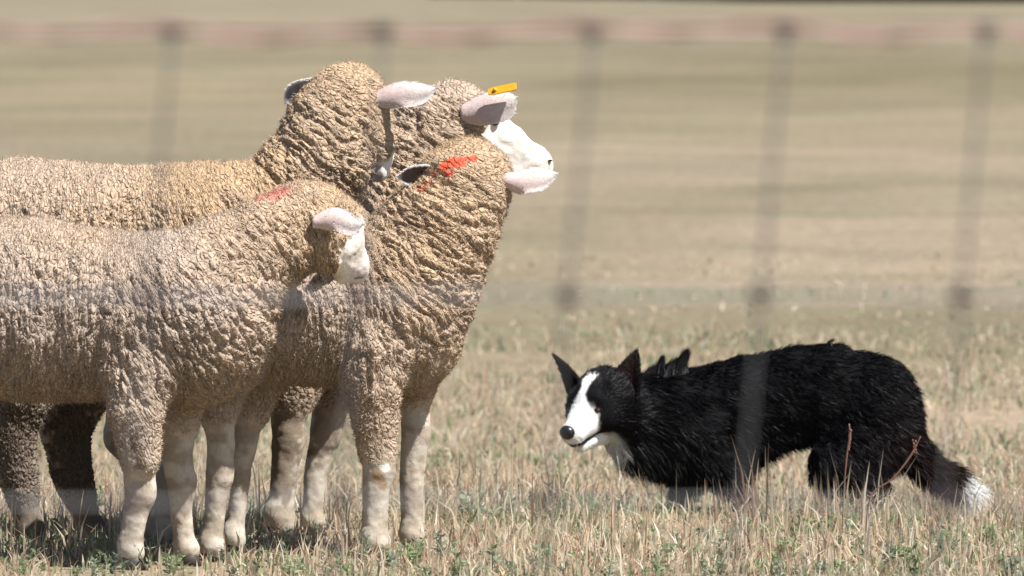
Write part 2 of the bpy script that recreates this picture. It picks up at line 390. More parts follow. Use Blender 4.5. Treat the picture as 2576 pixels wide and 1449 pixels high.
def surface(prims, h, cut=None):
    lo = np.min([p.bb(0.02)[0] for p in prims], 0); hi = np.max([p.bb(0.02)[1] for p in prims], 0)
    n = np.ceil((hi - lo) / h).astype(int) + 2
    ax = [lo[i] + h * np.arange(n[i]) for i in range(3)]
    F = np.full(n, 0.08, np.float32)
    groups = {}
    for p in prims: groups.setdefault(p.grp, []).append(p)
    for ps in groups.values():
        kk = ps[0].k; ki = kk * 0.2
        bbs = [p.bb(kk + 3 * h) for p in ps]
        a = np.min([q[0] for q in bbs], 0); b = np.max([q[1] for q in bbs], 0)
        s = [slice(max(0, int((a[i] - lo[i]) / h)), min(n[i], int((b[i] - lo[i]) / h) + 2)) for i in range(3)]
        G = None
        for p in ps:
            d = p.d(ax[0][s[0]][:, None, None].astype(np.float32), ax[1][s[1]][None, :, None].astype(np.float32), ax[2][s[2]][None, None, :].astype(np.float32)).astype(np.float32)
            if G is None: G = d
            else:
                m = np.maximum(ki - np.abs(G - d), 0); G = np.minimum(G, d) - m * m / (4 * ki)
        f = F[s[0], s[1], s[2]]
        m = np.maximum(kk - np.abs(f - G), 0)
        F[s[0], s[1], s[2]] = np.minimum(f, G) - m * m / (4 * kk)
    S = F < 0
    # naive surface nets
    c = np.zeros(tuple(np.array(S.shape) - 1), np.int8)
    for dx in (0, 1):
        for dy in (0, 1):
            for dz in (0, 1):
                c += S[dx:dx + c.shape[0], dy:dy + c.shape[1], dz:dz + c.shape[2]]
    act = (c > 0) & (c < 8)
    I = np.argwhere(act); idx = np.full(c.shape, -1, np.int32); idx[act] = np.arange(len(I))
    acc = np.zeros((len(I), 3)); cnt = np.zeros(len(I))
    cor = [(i, j, k) for i in (0, 1) for j in (0, 1) for k in (0, 1)]
    for A in cor:
        for B in cor:
            if sum(B) - sum(A) == 1 and sum(abs(np.array(A) - np.array(B))) == 1:
                fa = F[I[:, 0] + A[0], I[:, 1] + A[1], I[:, 2] + A[2]]; fb = F[I[:, 0] + B[0], I[:, 1] + B[1], I[:, 2] + B[2]]
                m = (fa < 0) != (fb < 0)
                t = np.where(m, fa / np.where(m, fa - fb, 1), 0)
                pt = np.array(A)[None] + (np.array(B) - np.array(A))[None] * t[:, None]
                acc += np.where(m[:, None], pt, 0); cnt += m
    V = lo + h * (I + acc / cnt[:, None])
    Q = []
    for axn in range(3):
        o1, o2 = [(1, 2), (2, 0), (0, 1)][axn]
        sl0 = [slice(1, -1)] * 3; sl0[axn] = slice(0, -1)
        sl1 = list(sl0); sl1[axn] = slice(1, None)
        # interior edges only
        a = S[tuple(sl0)]; b = S[tuple(sl1)]
        E = np.argwhere(a != b); off = np.array([1, 1, 1]); off[axn] = 0; E = E + off
        inside = S[E[:, 0], E[:, 1], E[:, 2]]
        u = np.zeros(3, int); u[o1] = 1; v = np.zeros(3, int); v[o2] = 1
        g = lambda e: idx[e[:, 0], e[:, 1], e[:, 2]]
        q = np.stack([g(E - u - v), g(E - v), g(E), g(E - u)], 1)
        q[~inside] = q[~inside][:, ::-1]
        Q.append(q)
    Q = np.concatenate(Q); Q = Q[(Q >= 0).all(1)]
    # light smoothing
    e = np.concatenate([Q[:, [0, 1]], Q[:, [1, 2]], Q[:, [2, 3]], Q[:, [3, 0]]])
    for _ in range(2):
        s = np.zeros_like(V); ct = np.zeros(len(V))
        for k in range(3): s[:, k] = np.bincount(e[:, 0], V[e[:, 1], k], len(V))
        ct = np.bincount(e[:, 0], minlength=len(V))
        V = V * 0.45 + 0.55 * s / np.maximum(ct, 1)[:, None]
    return V, Q

def normals(V, Q):
    n = np.cross(V[Q[:, 2]] - V[Q[:, 0]], V[Q[:, 3]] - V[Q[:, 1]])
    N = np.zeros_like(V)
    for j in range(4):
        for k in range(3): N[:, k] += np.bincount(Q[:, j], n[:, k], len(V))
    return N / (np.linalg.norm(N, axis=1)[:, None] + 1e-12)

def tagmask(prims, V, sel, w):
    """1 where the surface belongs to primitives chosen by sel, 0 elsewhere, blended over w metres"""
    d1 = np.full(len(V), 9.0); d0 = d1.copy()
    for p in prims:
        d = p.d(V[:, 0], V[:, 1], V[:, 2])
        if sel(p.tag): d1 = np.minimum(d1, d)
        else: d0 = np.minimum(d0, d)
    return sstep(-w, w, d0 - d1 + (fbm(V * 60, 77, 2) - 0.5) * 0.016)

def strands(V, Q, N, weight, count, length, direc, cols, width, curl, seed, segs=2, jitter=0.3, droop=0.0):
    """thin tapering ribbons rooted on the surface"""
    r = np.random.default_rng(seed)
    A = 0.5 * np.linalg.norm(np.cross(V[Q[:, 2]] - V[Q[:, 0]], V[Q[:, 3]] - V[Q[:, 1]]), axis=1) * weight[Q].mean(1)
    f = r.choice(len(Q), count, p=A / A.sum())
    u, v = r.random(count), r.random(count)
    W = np.stack([(1 - u) * (1 - v), u * (1 - v), u * v, (1 - u) * v], 1)
    ip = lambda a: (a[Q[f]] * W[..., None]).sum(1) if a.ndim == 2 else (a[Q[f]] * W).sum(1)
    p = ip(V); n = ip(N); d = ip(direc); c = ip(cols); L = ip(length) * r.uniform(0.55, 1.25, count)
    d = d + r.normal(0, jitter, (count, 3)); d /= np.linalg.norm(d, axis=1)[:, None]
    side = np.cross(d, r.normal(size=(count, 3)) * 0.35 + np.array([0, 1.0, 0.0]))
    side = side / (np.linalg.norm(side, axis=1)[:, None] + 1e-9)
    wd = width * r.uniform(0.7, 1.4, count)
    rows = []; cw = r.normal(0, curl, (segs + 1, count, 3)); cw[0] = 0
    for k in range(segs + 1):
        t = k / segs
        q = p + d * (L * t)[:, None] + cw[k] * L[:, None] - n * 0.0015
        q[:, 2] -= droop * L * t * t
        if k < segs:
            ww = (wd * (1 - 0.65 * t))[:, None] * side * 0.5
            rows += [q - ww, q + ww]
        else: rows.append(q)
    nv = len(rows); VV = np.stack(rows, 1).reshape(-1, 3); b = np.arange(count)[:, None] * nv
    qs = np.concatenate([b + np.array([[2 * k, 2 * k + 1, 2 * k + 3, 2 * k + 2]]) for k in range(segs - 1)]) if segs > 1 else None
    ts = b + np.array([[2 * segs - 2, 2 * segs - 1, 2 * segs]])
    c = c * r.uniform(0.82, 1.15, count)[:, None]
    return VV, qs, ts, np.repeat(c, nv, 0)

def ear_mesh(base, tip, nrm, W, cup=0.9, thick=0.006, roll=0.0, bend=0.0, outc=(0.52, 0.41, 0.395), inc=(0.27, 0.19, 0.185), rimc=(0.66, 0.64, 0.62), point=0.75, notch=None, stem=0.45, prick=False, sweep=0.0, lip=0.0):
    """cupped leaf-shaped ear, closed shell; nrm is the direction the hollow side faces"""
    base, tip, nrm = [np.asarray(a, float) for a in (base, tip, nrm)]
    ax = tip - base; L = np.linalg.norm(ax); ax /= L
    nrm = nrm - ax * (nrm @ ax); nrm /= np.linalg.norm(nrm); sd = np.cross(ax, nrm)
    nu, nv = 19, 15; U = np.linspace(0, 1, nu); Vv = np.linspace(-1, 1, nv)
    wprof = W * 0.5 * (stem + (1 - stem) * np.sin(np.clip(U / 0.55, 0, 1) * math.pi / 2)) * (np.clip(1 - np.clip((U - 0.5) / 0.5, 0, 1) ** 2.2, 0, 1) ** point)
    if prick: wprof = W * 0.5 * (1 - U ** 1.25) ** 0.95
    vi, vo, ci, co = [], [], [], []
    for i, u in enumerate(U):
        cu = cup * (1.5 - 0.75 * u)
        for j, v in enumerate(Vv):
            ang = v * cu + roll * u
            wl = wprof[i] * (1.0 if cu < 0.2 else 1.25)
            if notch and abs(u - notch) < 0.03 and v > 0.7: wl *= 0.8
            x = math.sin(ang) / max(cu, .2) * wl; h = (1 - math.cos(ang)) / max(cu, .2) * wl
            if lip:
                lv = v * (1 if sd[2] < 0 else -1)
                h -= lip * wl * max(lv - 0.25, 0) ** 1.4 * sstep(0.2, 0.55, np.float64(u))
            pos = base + ax * (u * L) + sd * x + nrm * (h + bend * L * u * u) + sd * (sweep * L * math.sin(u * math.pi * 1.5))
            nn = nrm * math.cos(ang) - sd * math.sin(ang)
            th = thick * (1 - 0.7 * abs(v) ** 3) * (1 - 0.5 * u)
            vi.append(pos + nn * th * 0.5); vo.append(pos - nn * th * 0.5)
            rim = max(sstep(0.72, 0.98, np.float64(abs(v))), sstep(0.88, 1.0, np.float64(u)))
            ci.append(np.array(inc) * (1 - rim) + np.array(rimc) * rim)
            oc = np.array(outc) * (1 - 0.6 * sstep(0.35, 0.9, np.float64(u))) + np.array(rimc) * 0.6 * sstep(0.35, 0.9, np.float64(u))
            co.append(oc * (1 - rim) + np.array(rimc) * rim)
    n = nu * nv; V = np.array(vi + vo); C = np.array(ci + co); q = []
    for i in range(nu - 1):
        for j in range(nv - 1):
            a = i * nv + j
            q.append((a, a + nv, a + nv + 1, a + 1)); q.append((n + a, n + a + 1, n + a + nv + 1, n + a + nv))
        for j, s in ((0, 0), (nv - 1, 1)):
            a = i * nv + j; e = (a, n + a, n + a + nv, a + nv)
            q.append(e if s else e[::-1])
    for j in range(nv - 1):
        a = (nu - 1) * nv + j; q.append((a, n + a, n + a + 1, a + 1)); q.append((j, j + 1, n + j + 1, n + j))
    return V, np.array(q), C

def ball(c, r, seg=14, ring=9, sc3=(1, 1, 1)):
    V = [(0, 0, 1)]
    for i in range(1, ring):
        th = math.pi * i / ring
        V += [(math.sin(th) * math.cos(2 * math.pi * j / seg), math.sin(th) * math.sin(2 * math.pi * j / seg), math.cos(th)) for j in range(seg)]
    V.append((0, 0, -1)); q = []; t = []
    for i in range(ring - 2):
        for j in range(seg):
            a = 1 + i * seg; q.append((a + j, a + seg + j, a + seg + (j + 1) % seg, a + (j + 1) % seg))
    e = len(V) - 1
    for j in range(seg):
        t.append((0, 1 + j, 1 + (j + 1) % seg)); a = 1 + (ring - 2) * seg; t.append((e, a + (j + 1) % seg, a + j))
    return np.array(V) * r * np.array(sc3) + np.asarray(c), np.array(q), np.array(t)

def tube(pts, rad, seg=8, capped=True):
    pts = np.asarray(pts, float); n = len(pts); rad = np.broadcast_to(rad, (n,)); V = []
    T = np.gradient(pts, axis=0); T /= np.linalg.norm(T, axis=1)[:, None]
    ref = np.array([0, 1, 0.]) if abs(T[0] @ np.array([0, 1, 0])) < 0.9 else np.array([1, 0, 0.])
    for i in range(n):
        a = np.cross(T[i], ref); a /= np.linalg.norm(a); b = np.cross(T[i], a)
        V += [pts[i] + rad[i] * (a * math.cos(2 * math.pi * k / seg) + b * math.sin(2 * math.pi * k / seg)) for k in range(seg)]
    q = [(i * seg + k, i * seg + (k + 1) % seg, (i + 1) * seg + (k + 1) % seg, (i + 1) * seg + k) for i in range(n - 1) for k in range(seg)]
    t = []
    if capped:
        V += [pts[0], pts[-1]]
        t = [(len(V) - 2, (k + 1) % seg, k) for k in range(seg)] + [(len(V) - 1, (n - 1) * seg + k, (n - 1) * seg + (k + 1) % seg) for k in range(seg)]
    return np.array(V), np.array(q), (np.array(t) if t else None)

def catmull(P_, m=14):
    P_ = np.asarray(P_, float); E = np.vstack([2 * P_[0] - P_[1], P_, 2 * P_[-1] - P_[-2]]); out = []
    for i in range(1, len(E) - 2):
        for t in np.linspace(0, 1, m, endpoint=False):
            a, b, c, d = E[i - 1:i + 3]
            out.append(0.5 * ((2 * b) + (c - a) * t + (2 * a - 5 * b + 4 * c - d) * t * t + (3 * b - a - 3 * c + d) * t ** 3))
    out.append(P_[-1]); return np.array(out)

# ------------------------------------------------------------------ sheep
WOOL, SKIN, LEG, POLL = 0, 1, 2, 3
def hoof(root, pos, r):
    for s in (-1, 1):
        seg = 8; rows = []
        for (z, k, fx) in ((0.0, 1.12, 0.010), (0.018, 1.0, 0.004), (0.036, 0.78, 0.0)):
            rows.append([(pos[0] + fx + r * 0.95 * k * math.cos(2 * math.pi * i / seg), pos[1] + s * r * 0.5 + r * 0.48 * k * math.sin(2 * math.pi * i / seg), pos[2] + z) for i in range(seg)])
        V = np.array(sum(rows, [])); q = [(a * seg + i, a * seg + (i + 1) % seg, (a + 1) * seg + (i + 1) % seg, (a + 1) * seg + i) for a in range(2) for i in range(seg)]
        V = np.vstack([V, [[pos[0], pos[1] + s * r * 0.5, pos[2]]], [[pos[0], pos[1] + s * r * 0.5, pos[2] + 0.038]]])
        t = [(24, (i + 1) % seg, i) for i in range(seg)] + [(25, 16 + i, 16 + (i + 1) % seg) for i in range(seg)]
        child('hoof', V, np.array(q), np.array(t), M_HOOF, root)

def sheep(name, label, Y, torso, head_wool, face, legs, spine, ears, eyes, tint, marks=(), h=0.0037, seed=1, fuzz=26000, tag=None, nostrils=(), ysc=0.84, ridge=1.0):
    """torso/head/face/legs: lists of chains, each a list of (px, py, radius px, dy[, ys])"""
    m = mpp(Y); prims = []
    def chain(ch, ys, k, tg):
        Prim.G += 1
        for a, b in zip(ch[:-1], ch[1:]):
            ya, yb = a[4] if len(a) > 4 else ys, b[4] if len(b) > 4 else ys
            prims.append(Prim(P(a[0], a[1], Y + a[3]), a[2] * m, P(b[0], b[1], Y + b[3]), b[2] * m, ys if len(a) <= 4 else ya, k, tg))
    torso = [[(c_[0], c_[1], c_[2] - 8, c_[3]) for c_ in ch] for ch in torso]
    for ch in torso: chain(ch, ysc, 0.032, WOOL)
    for ch in head_wool: chain(ch, 0.9, 0.03, POLL)
    for ch in face: chain(ch, 1.0, 0.022, SKIN)
    feet = []
    for wool_part, bare in legs:
        chain(wool_part, 0.9, 0.035, WOOL)
        zg = float(terrain(*P(bare[-1][0], 1400, Y + bare[-1][3])[:2]))
        ch = [(q_[0], q_[1], q_[2] * 0.92, q_[3]) for q_ in bare]; a = P(ch[-1][0], ch[-1][1], Y + ch[-1][3])
        chain([(wool_part[-1][0], wool_part[-1][1], wool_part[-1][2] * 0.86, wool_part[-1][3])] + ch, 0.95, 0.012, LEG)
        if len(bare) >= 3:
            kx = ch[1] if len(ch) > 3 else ch[0]
            Prim.G += 1; prims.append(Prim(P(kx[0] + 5, kx[1] - 8, Y + kx[3] - 0.004), kx[2] * m * 0.90, P(kx[0] + 5, kx[1] + 10, Y + kx[3] - 0.004), kx[2] * m * 0.86, 0.95, 0.012, LEG))
            Prim.G += 1; f_ = P(ch[-1][0] - 5, ch[-1][1] - 14, Y + ch[-1][3]); prims.append(Prim(f_, ch[-1][2] * m * 0.98, f_ + np.array([0.004, 0, -0.008]), ch[-1][2] * m * 1.0, 1, 0.012, LEG))
        Prim.G += 1
        feet.append((np.array([a[0], a[1], zg]), ch[-1][2] * m))
        prims.append(Prim(a, ch[-1][2] * m, np.array([a[0] + 0.004, a[1], zg + 0.035]), ch[-1][2] * m * 1.05, 1, 0.012, LEG))
    V, Q = surface(prims, h)
    N = normals(V, Q)
    skin = tagmask(prims, V, lambda t: t == SKIN, 0.008); leg = tagmask(prims, V, lambda t: t == LEG, 0.012)
    wool = np.clip(1 - skin - leg, 0, 1); poll = tagmask(prims, V, lambda t: t == POLL, 0.04)
    # fleece coordinates: along the spine, and two across it
    S = catmull([P(a[0], a[1], Y + a[2]) for a in spine]); T = np.gradient(S, axis=0); T /= np.linalg.norm(T, axis=1)[:, None]
    arc = np.concatenate([[0], np.cumsum(np.linalg.norm(np.diff(S, axis=0), axis=1))])
    num = np.zeros(len(V)); den = np.zeros(len(V)); tt = np.zeros((len(V), 3))
    for i0_ in range(0, len(V), 20000):
        sl = slice(i0_, i0_ + 20000); D = ((V[sl, None, :] - S[None]) ** 2).sum(2)
        W = np.exp(-(D - D.min(1, keepdims=True)) / 0.0022); W /= W.sum(1, keepdims=True)
        num[sl] = (W * (arc[None] + ((V[sl, None, :] - S[None]) * T[None]).sum(2))).sum(1); tt[sl] = W @ T
    tt /= np.linalg.norm(tt, axis=1)[:, None]
    nn = np.cross(tt, [0, 1, 0.]); nn /= np.linalg.norm(nn, axis=1)[:, None]
    acr = (V * nn).sum(1)
    q = np.stack([num, acr, V[:, 1]], 1)
    warp = np.stack([fbm(V * 14, seed + i * 5, 2) - 0.5 for i in range(3)], 1)
    q1 = (q + warp * 0.030) * np.array([1 / 0.0100, 1 / 0.036, 1 / 0.036])
    f1, f2, cid = cells(q1, seed + 50)
    lock = sstep(0.0, 0.30, f2 - f1)
    iso = (V + warp * 0.01) / 0.0095
    g1, g2, gid = cells(iso, seed + 70)
    lump = sstep(0.0, 0.5, g2 - g1)
    # top of the back and the poll: tight small lumps, flanks and neck: long ridges
    up = sstep(0.35, 0.9, N[:, 2]); legz = sstep(0.42, 0.30, V[:, 2])
    mixr = np.clip(up * 0.75 + legz, 0, 1)
    low = fbm(q * np.array([22, 7, 7]), seed + 9, 3)
    wn = vnoise((q + warp * 0.02) * np.array([1 / 0.0145, 1 / 0.070, 1 / 0.070]), seed + 90)
    wn2 = vnoise((q + warp * 0.02) * np.array([1 / 0.010, 1 / 0.05, 1 / 0.05]), seed + 95)
    crk = np.minimum(sstep(0.0, 0.24, np.abs(2 * wn - 1)), 0.35 + 0.65 * sstep(0.0, 0.30, np.abs(2 * wn2 - 1)))
    disp = ((lock * 0.0042 + crk * 0.0100) * (1 - mixr) * ridge + lump * (0.0016 + 0.0026 * mixr) + (low - 0.5) * 0.020 * ridge) * wool
    fine = fbm(V * 210, seed + 3, 2) - 0.5
    disp += fine * 0.0030 * wool + (fbm(V * 70, seed + 4, 3) - 0.5) * 0.0045 * leg + (fbm(V * 50, seed + 14, 3) - 0.5) * 0.0065 * skin
    disp = disp * (1 - 0.5 * poll)
    V2 = V + N * disp[:, None]
    # colours: fleece dirt and tone, short white hair, stains
    big = fbm(V * 5.5, seed + 31, 3); med = fbm(V * 28, seed + 32, 3)
    grey = np.array([0.40, 0.325, 0.27]); ochre = np.array([0.44, 0.315, 0.20]); dirt = np.array([0.27, 0.212, 0.168])
    oc = np.clip(tint(V) + (big - 0.5) * 0.9, 0, 1)[:, None]
    cw = grey * (1 - oc) + ochre * oc
    cw = cw * (1 - 0.45 * sstep(0.5, 0.8, med)[:, None]) + dirt * 0.45 * sstep(0.5, 0.8, med)[:, None]
    cw = cw * (0.86 + 0.28 * (cid * 0.6 + gid * 0.4))[:, None]
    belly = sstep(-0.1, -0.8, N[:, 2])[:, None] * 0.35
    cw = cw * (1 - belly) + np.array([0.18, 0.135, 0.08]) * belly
    cs = np.array([0.72, 0.68, 0.63]) * np.ones((len(V), 1)); st = sstep(0.50, 0.70, fbm(V * 24, seed + 41, 3))[:, None] * 0.5
    cs = cs * (1 - st) + np.array([0.50, 0.42, 0.35]) * st
    cl = np.array([0.46, 0.415, 0.355]) * np.ones((len(V), 1)); sl_ = sstep(0.38, 0.60, fbm(V * np.array([22, 22, 30]), seed + 42, 3))[:, None] * 0.6
    cl = cl * (1 - sl_) + np.array([0.23, 0.175, 0.125]) * sl_
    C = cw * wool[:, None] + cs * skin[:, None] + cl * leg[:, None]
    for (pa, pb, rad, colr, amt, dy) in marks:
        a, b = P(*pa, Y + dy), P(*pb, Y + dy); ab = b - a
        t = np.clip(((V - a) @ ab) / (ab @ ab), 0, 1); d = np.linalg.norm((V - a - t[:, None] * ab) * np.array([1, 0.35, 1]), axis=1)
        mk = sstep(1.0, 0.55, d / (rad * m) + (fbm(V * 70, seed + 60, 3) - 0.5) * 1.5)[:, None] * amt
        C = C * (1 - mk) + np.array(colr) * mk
    base = P(torso[0][1][0], 1400, Y); base[2] = 0
    root = thing(name, label, 'sheep', tuple(base), 'sheep standing together in front of the dog')
    child('body', V2, Q, None, M_FLEECE, root, C, extra=dict(wool=wool, fleece_co=(q + warp * 0.03) * np.array([1 / 0.0075, 1 / 0.016, 1 / 0.016])))
    N2 = normals(V2, Q)
    dr = N2 * (1 - 0.5 * (1 - wool))[:, None] + np.array([0, 0, -0.9]) * (1 - wool)[:, None] + 0.25 * np.array([0, 0, 1.0]) * up[:, None]
    hl = 0.0095 * wool + 0.0032 * (1 - wool)
    fz = strands(V2, Q, N2, wool * (0.25 + 0.75 * np.maximum(lock, mixr)) + 1.0 * skin + 0.7 * leg, fuzz, hl, dr, C * 1.15, 0.0011, 0.16, seed, segs=2, jitter=0.6)
    child('wool_fibres', *fz[:3], M_FUZZ, root, fz[3])
    for e in ears:
        Ve, Qe, Ce = ear_mesh(P(e['b'][0], e['b'][1], Y + e['b'][2]), P(e['t'][0], e['t'][1], Y + e['t'][2]), e['n'], e['w'] * m, **e.get('k', {}))
        eo = child('ear', Ve, Qe, None, M_EAR, root, Ce)
        Ne = normals(Ve, Qe); c0 = Ve.mean(0); axd = P(e['t'][0], e['t'][1], Y + e['t'][2]) - P(e['b'][0], e['b'][1], Y + e['b'][2]); axd /= np.linalg.norm(axd)
        fe = strands(Ve, Qe, Ne, (Ce[:, 2] > 0.58) * 1.0 + 0.02, 700, np.full(len(Ve), 0.0055), Ne * 0.5 + axd, np.clip(Ce * 1.1, 0, 0.85), 0.0011, 0.1, seed + 5, jitter=0.3)
        me_ = mesh_np('ear_hair', fe[0] - np.array(root.location), fe[1], fe[2], fe[3]); link('ear_hair', me_, M_FUZZ, eo)
    for (px, py, dy, r) in eyes:
        Vb, Qb, Tb = ball(P(px, py, Y + dy), r); child('eye', Vb, Qb, Tb, M_EYE, root)
    for (px, py, dy, r) in nostrils:
        Vb, Qb, Tb = ball(P(px, py, Y + dy), r, 10, 6, (0.9, 1, 0.45)); child('nostril', Vb, Qb, Tb, M_EYE, root)
    for pos, r in feet: hoof(root, pos, r * 1.05)
    if tag:
        c = P(*tag[0], Y + tag[1]); d = P(*tag[2], Y + tag[3]) - c; L = np.linalg.norm(d); d /= L
        n_ = np.array([0.1, -0.85, 0.6]); n_ -= d * (n_ @ d); n_ /= np.linalg.norm(n_); s = np.cross(d, n_)
        w2, t2 = 0.010, 0.0016; V = []
        for x_, wk in ((0, 0.7), (0.012, 1.0), (L - 0.004, 1.0), (L, 0.85)):
            for a_, b_ in ((-1, -1), (1, -1), (1, 1), (-1, 1)): V.append(c + d * x_ + s * w2 * wk * a_ + n_ * t2 * b_)
        q_ = [(i * 4 + k, i * 4 + (k + 1) % 4, i * 4 + 4 + (k + 1) % 4, i * 4 + 4 + k) for i in range(3) for k in range(4)] + [(3, 2, 1, 0), (12, 13, 14, 15)]
        child('ear_tag', np.array(V), np.array(q_), None, M_TAG, root, smooth=False)
        Vb, Qb, Tb = ball(c + d * 0.018 + n_ * 0.003, 0.0055, 10, 6); child('tag_stud', Vb, Qb, Tb, M_TAG, root)
    return root

def xramp(px0, px1, Y): # tint helper: 0 left of px0, 1 right of px1
    a, b = P(px0, 700, Y)[0], P(px1, 700, Y)[0]
    return lambda V: 0.08 + 0.42 * sstep(a, b, V[:, 0]) + 0.25 * sstep(0.55, 0.75, V[:, 2])

# nearest sheep, on the left
YA = 15.9
sheep('sheep', 'nearest sheep, side on at the left, head lowered with faint pink mark on its nape', YA,
    torso=[[(-400, 800, 200, 0), (-150, 772, 228, 0), (100, 778, 232, 0), (300, 795, 216, 0), (470, 795, 214, 0)],
           [(430, 830, 178, 0), (488, 850, 150, 0), (500, 905, 112, 0)],
           [(470, 770, 190, 0), (572, 690, 150, 0.02), (675, 612, 122, 0.05), (765, 562, 98, 0.09)]],
    head_wool=[[(760, 565, 104, 0.09), (805, 565, 92, 0.11)], [(815, 560, 80, 0.12), (845, 560, 60, 0.135)], [(808, 600, 50, 0.06), (815, 650, 32, 0.07)]],
    face=[[(868, 585, 46, 0.105), (893, 668, 33, 0.14)], [(852, 625, 44, 0.09), (862, 688, 26, 0.12)], [(893, 668, 34, 0.145), (901, 690, 23, 0.15)]],
    legs=[([(350, 950, 84, -0.09), (340, 1040, 66, -0.11), (350, 1150, 49, -0.12)], [(350, 1205, 43, -0.10), (352, 1240, 40, -0.10), (338, 1310, 33, -0.10), (328, 1380, 30, -0.10)]),
          ([(440, 960, 80, 0.08), (445, 1060, 56, 0.09)], [(445, 1140, 44, 0.09), (456, 1215, 39, 0.09), (456, 1300, 29, 0.09), (468, 1385, 28, 0.09)]),
          ([(-330, 860, 150, -0.08), (-300, 1010, 80, -0.10)], [(-370, 1130, 45, -0.10), (-350, 1290, 32, -0.10), (-340, 1390, 31, -0.10)]),
          ([(-350, 860, 150, 0.08), (-330, 1010, 80, 0.09)], [(-400, 1130, 45, 0.09), (-380, 1290, 32, 0.09), (-370, 1385, 31, 0.09)])],
    spine=[(-500, 780, 0), (-150, 775, 0), (150, 778, 0), (380, 780, 0), (560, 700, 0), (700, 600, 0.05), (830, 530, 0.11)],
    ears=[dict(b=(786, 556, -0.015), t=(912, 548, -0.04), n=(0.15, 0.95, -0.4), w=66, k=dict(cup=0.95, bend=0.08, roll=-0.5, point=0.9, sweep=0.08, lip=0.9)),
          dict(b=(870, 540, 0.20), t=(890, 560, 0.29), n=(0.3, -0.5, -0.7), w=70)],
    eyes=[(888, 606, 0.078, 0.0075)], nostrils=[(914, 684, 0.127, 0.007)], tint=xramp(350, 800, YA),
    marks=[((655, 492), (735, 464), 30, (0.46, 0.16, 0.13), 0.8, 0.0), ((735, 468), (800, 462), 14, (0.44, 0.18, 0.14), 0.6, 0.0), ((340, 1105), (352, 1165), 17, (0.11, 0.07, 0.04), 0.75, -0.16), ((362, 1238), (364, 1248), 17, (0.34, 0.24, 0.18), 0.8, -0.16), ((920, 698), (885, 700), 6, (0.13, 0.07, 0.07), 0.85, 0.125), ((905, 690), (922, 692), 10, (0.62, 0.40, 0.38), 0.5, 0.11)], seed=1, fuzz=62000)

# big sheep standing behind the nearest one
YB = 16.66
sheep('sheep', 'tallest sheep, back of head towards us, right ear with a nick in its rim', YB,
    torso=[[(-190, 650, 235, 0), (60, 640, 248, 0), (330, 650, 236, 0), (540, 645, 238, 0)],
           [(500, 650, 235, 0), (625, 610, 190, 0), (738, 500, 148, 0), (805, 410, 134, 0.0), (845, 320, 118, 0.02)],
           [(560, 760, 190, 0), (640, 760, 150, 0)]],
    head_wool=[[(845, 310, 112, 0.02), (875, 258, 100, 0.03)], [(905, 330, 68, 0.03), (938, 362, 46, 0.02)], [(870, 300, 95, 0.06), (910, 325, 66, 0.12)]],
    face=[[(935, 330, 46, 0.05), (963, 392, 24, 0.03)], [(948, 388, 28, 0.03), (953, 432, 27, 0.02)]], marks=[((935, 425), (948, 450), 26, (0.20, 0.145, 0.13), 0.85, 0.0), ((190, 1060), (215, 1340), 95, (0.08, 0.06, 0.05), 0.8, 0.07), ((40, 1060), (60, 1340), 95, (0.09, 0.07, 0.055), 0.75, -0.1)],  # marks: shade under the chin and over both hind legs, painted into the colour
    legs=[([(-20, 850, 140, -0.08), (45, 980, 85, -0.10), (25, 1080, 62, -0.10), (42, 1180, 50, -0.10), (55, 1240, 44, -0.10)], [(68, 1300, 38, -0.10), (75, 1340, 38, -0.10)]),
          ([(150, 850, 130, 0.06), (200, 970, 84, 0.07), (168, 1085, 60, 0.07), (185, 1190, 50, 0.07), (200, 1240, 44, 0.07)], [(212, 1290, 38, 0.07), (225, 1340, 40, 0.07)]),
          ([(520, 850, 110, -0.06), (480, 980, 62, -0.08)], [(440, 1100, 44, -0.08), (420, 1240, 34, -0.08), (405, 1345, 36, -0.08)]),
          ([(540, 850, 110, 0.08), (500, 980, 60, 0.09)], [(430, 1110, 40, 0.09), (405, 1240, 34, 0.09), (390, 1340, 36, 0.09)])],
    spine=[(-400, 640, 0), (0, 640, 0), (300, 640, 0), (520, 620, 0), (700, 500, 0), (810, 370, 0), (900, 230, 0.03)],
    ears=[dict(b=(930, 252, -0.03), t=(1094, 214, -0.06), n=(0.1, 0.95, -0.35), w=72, k=dict(cup=0.95, bend=0.05, notch=0.62, roll=-0.4, point=0.9, sweep=0.03, lip=0.9)),
          dict(b=(798, 214, 0.03), t=(718, 258, 0.03), n=(-0.2, -1.0, -0.2), w=66, k=dict(cup=0.8, inc=(0.20, 0.20, 0.24), stem=0.7))],
    eyes=[(968, 345, 0.12, 0.010)], tint=xramp(150, 560, YB), seed=2, fuzz=50000, ridge=0.95)

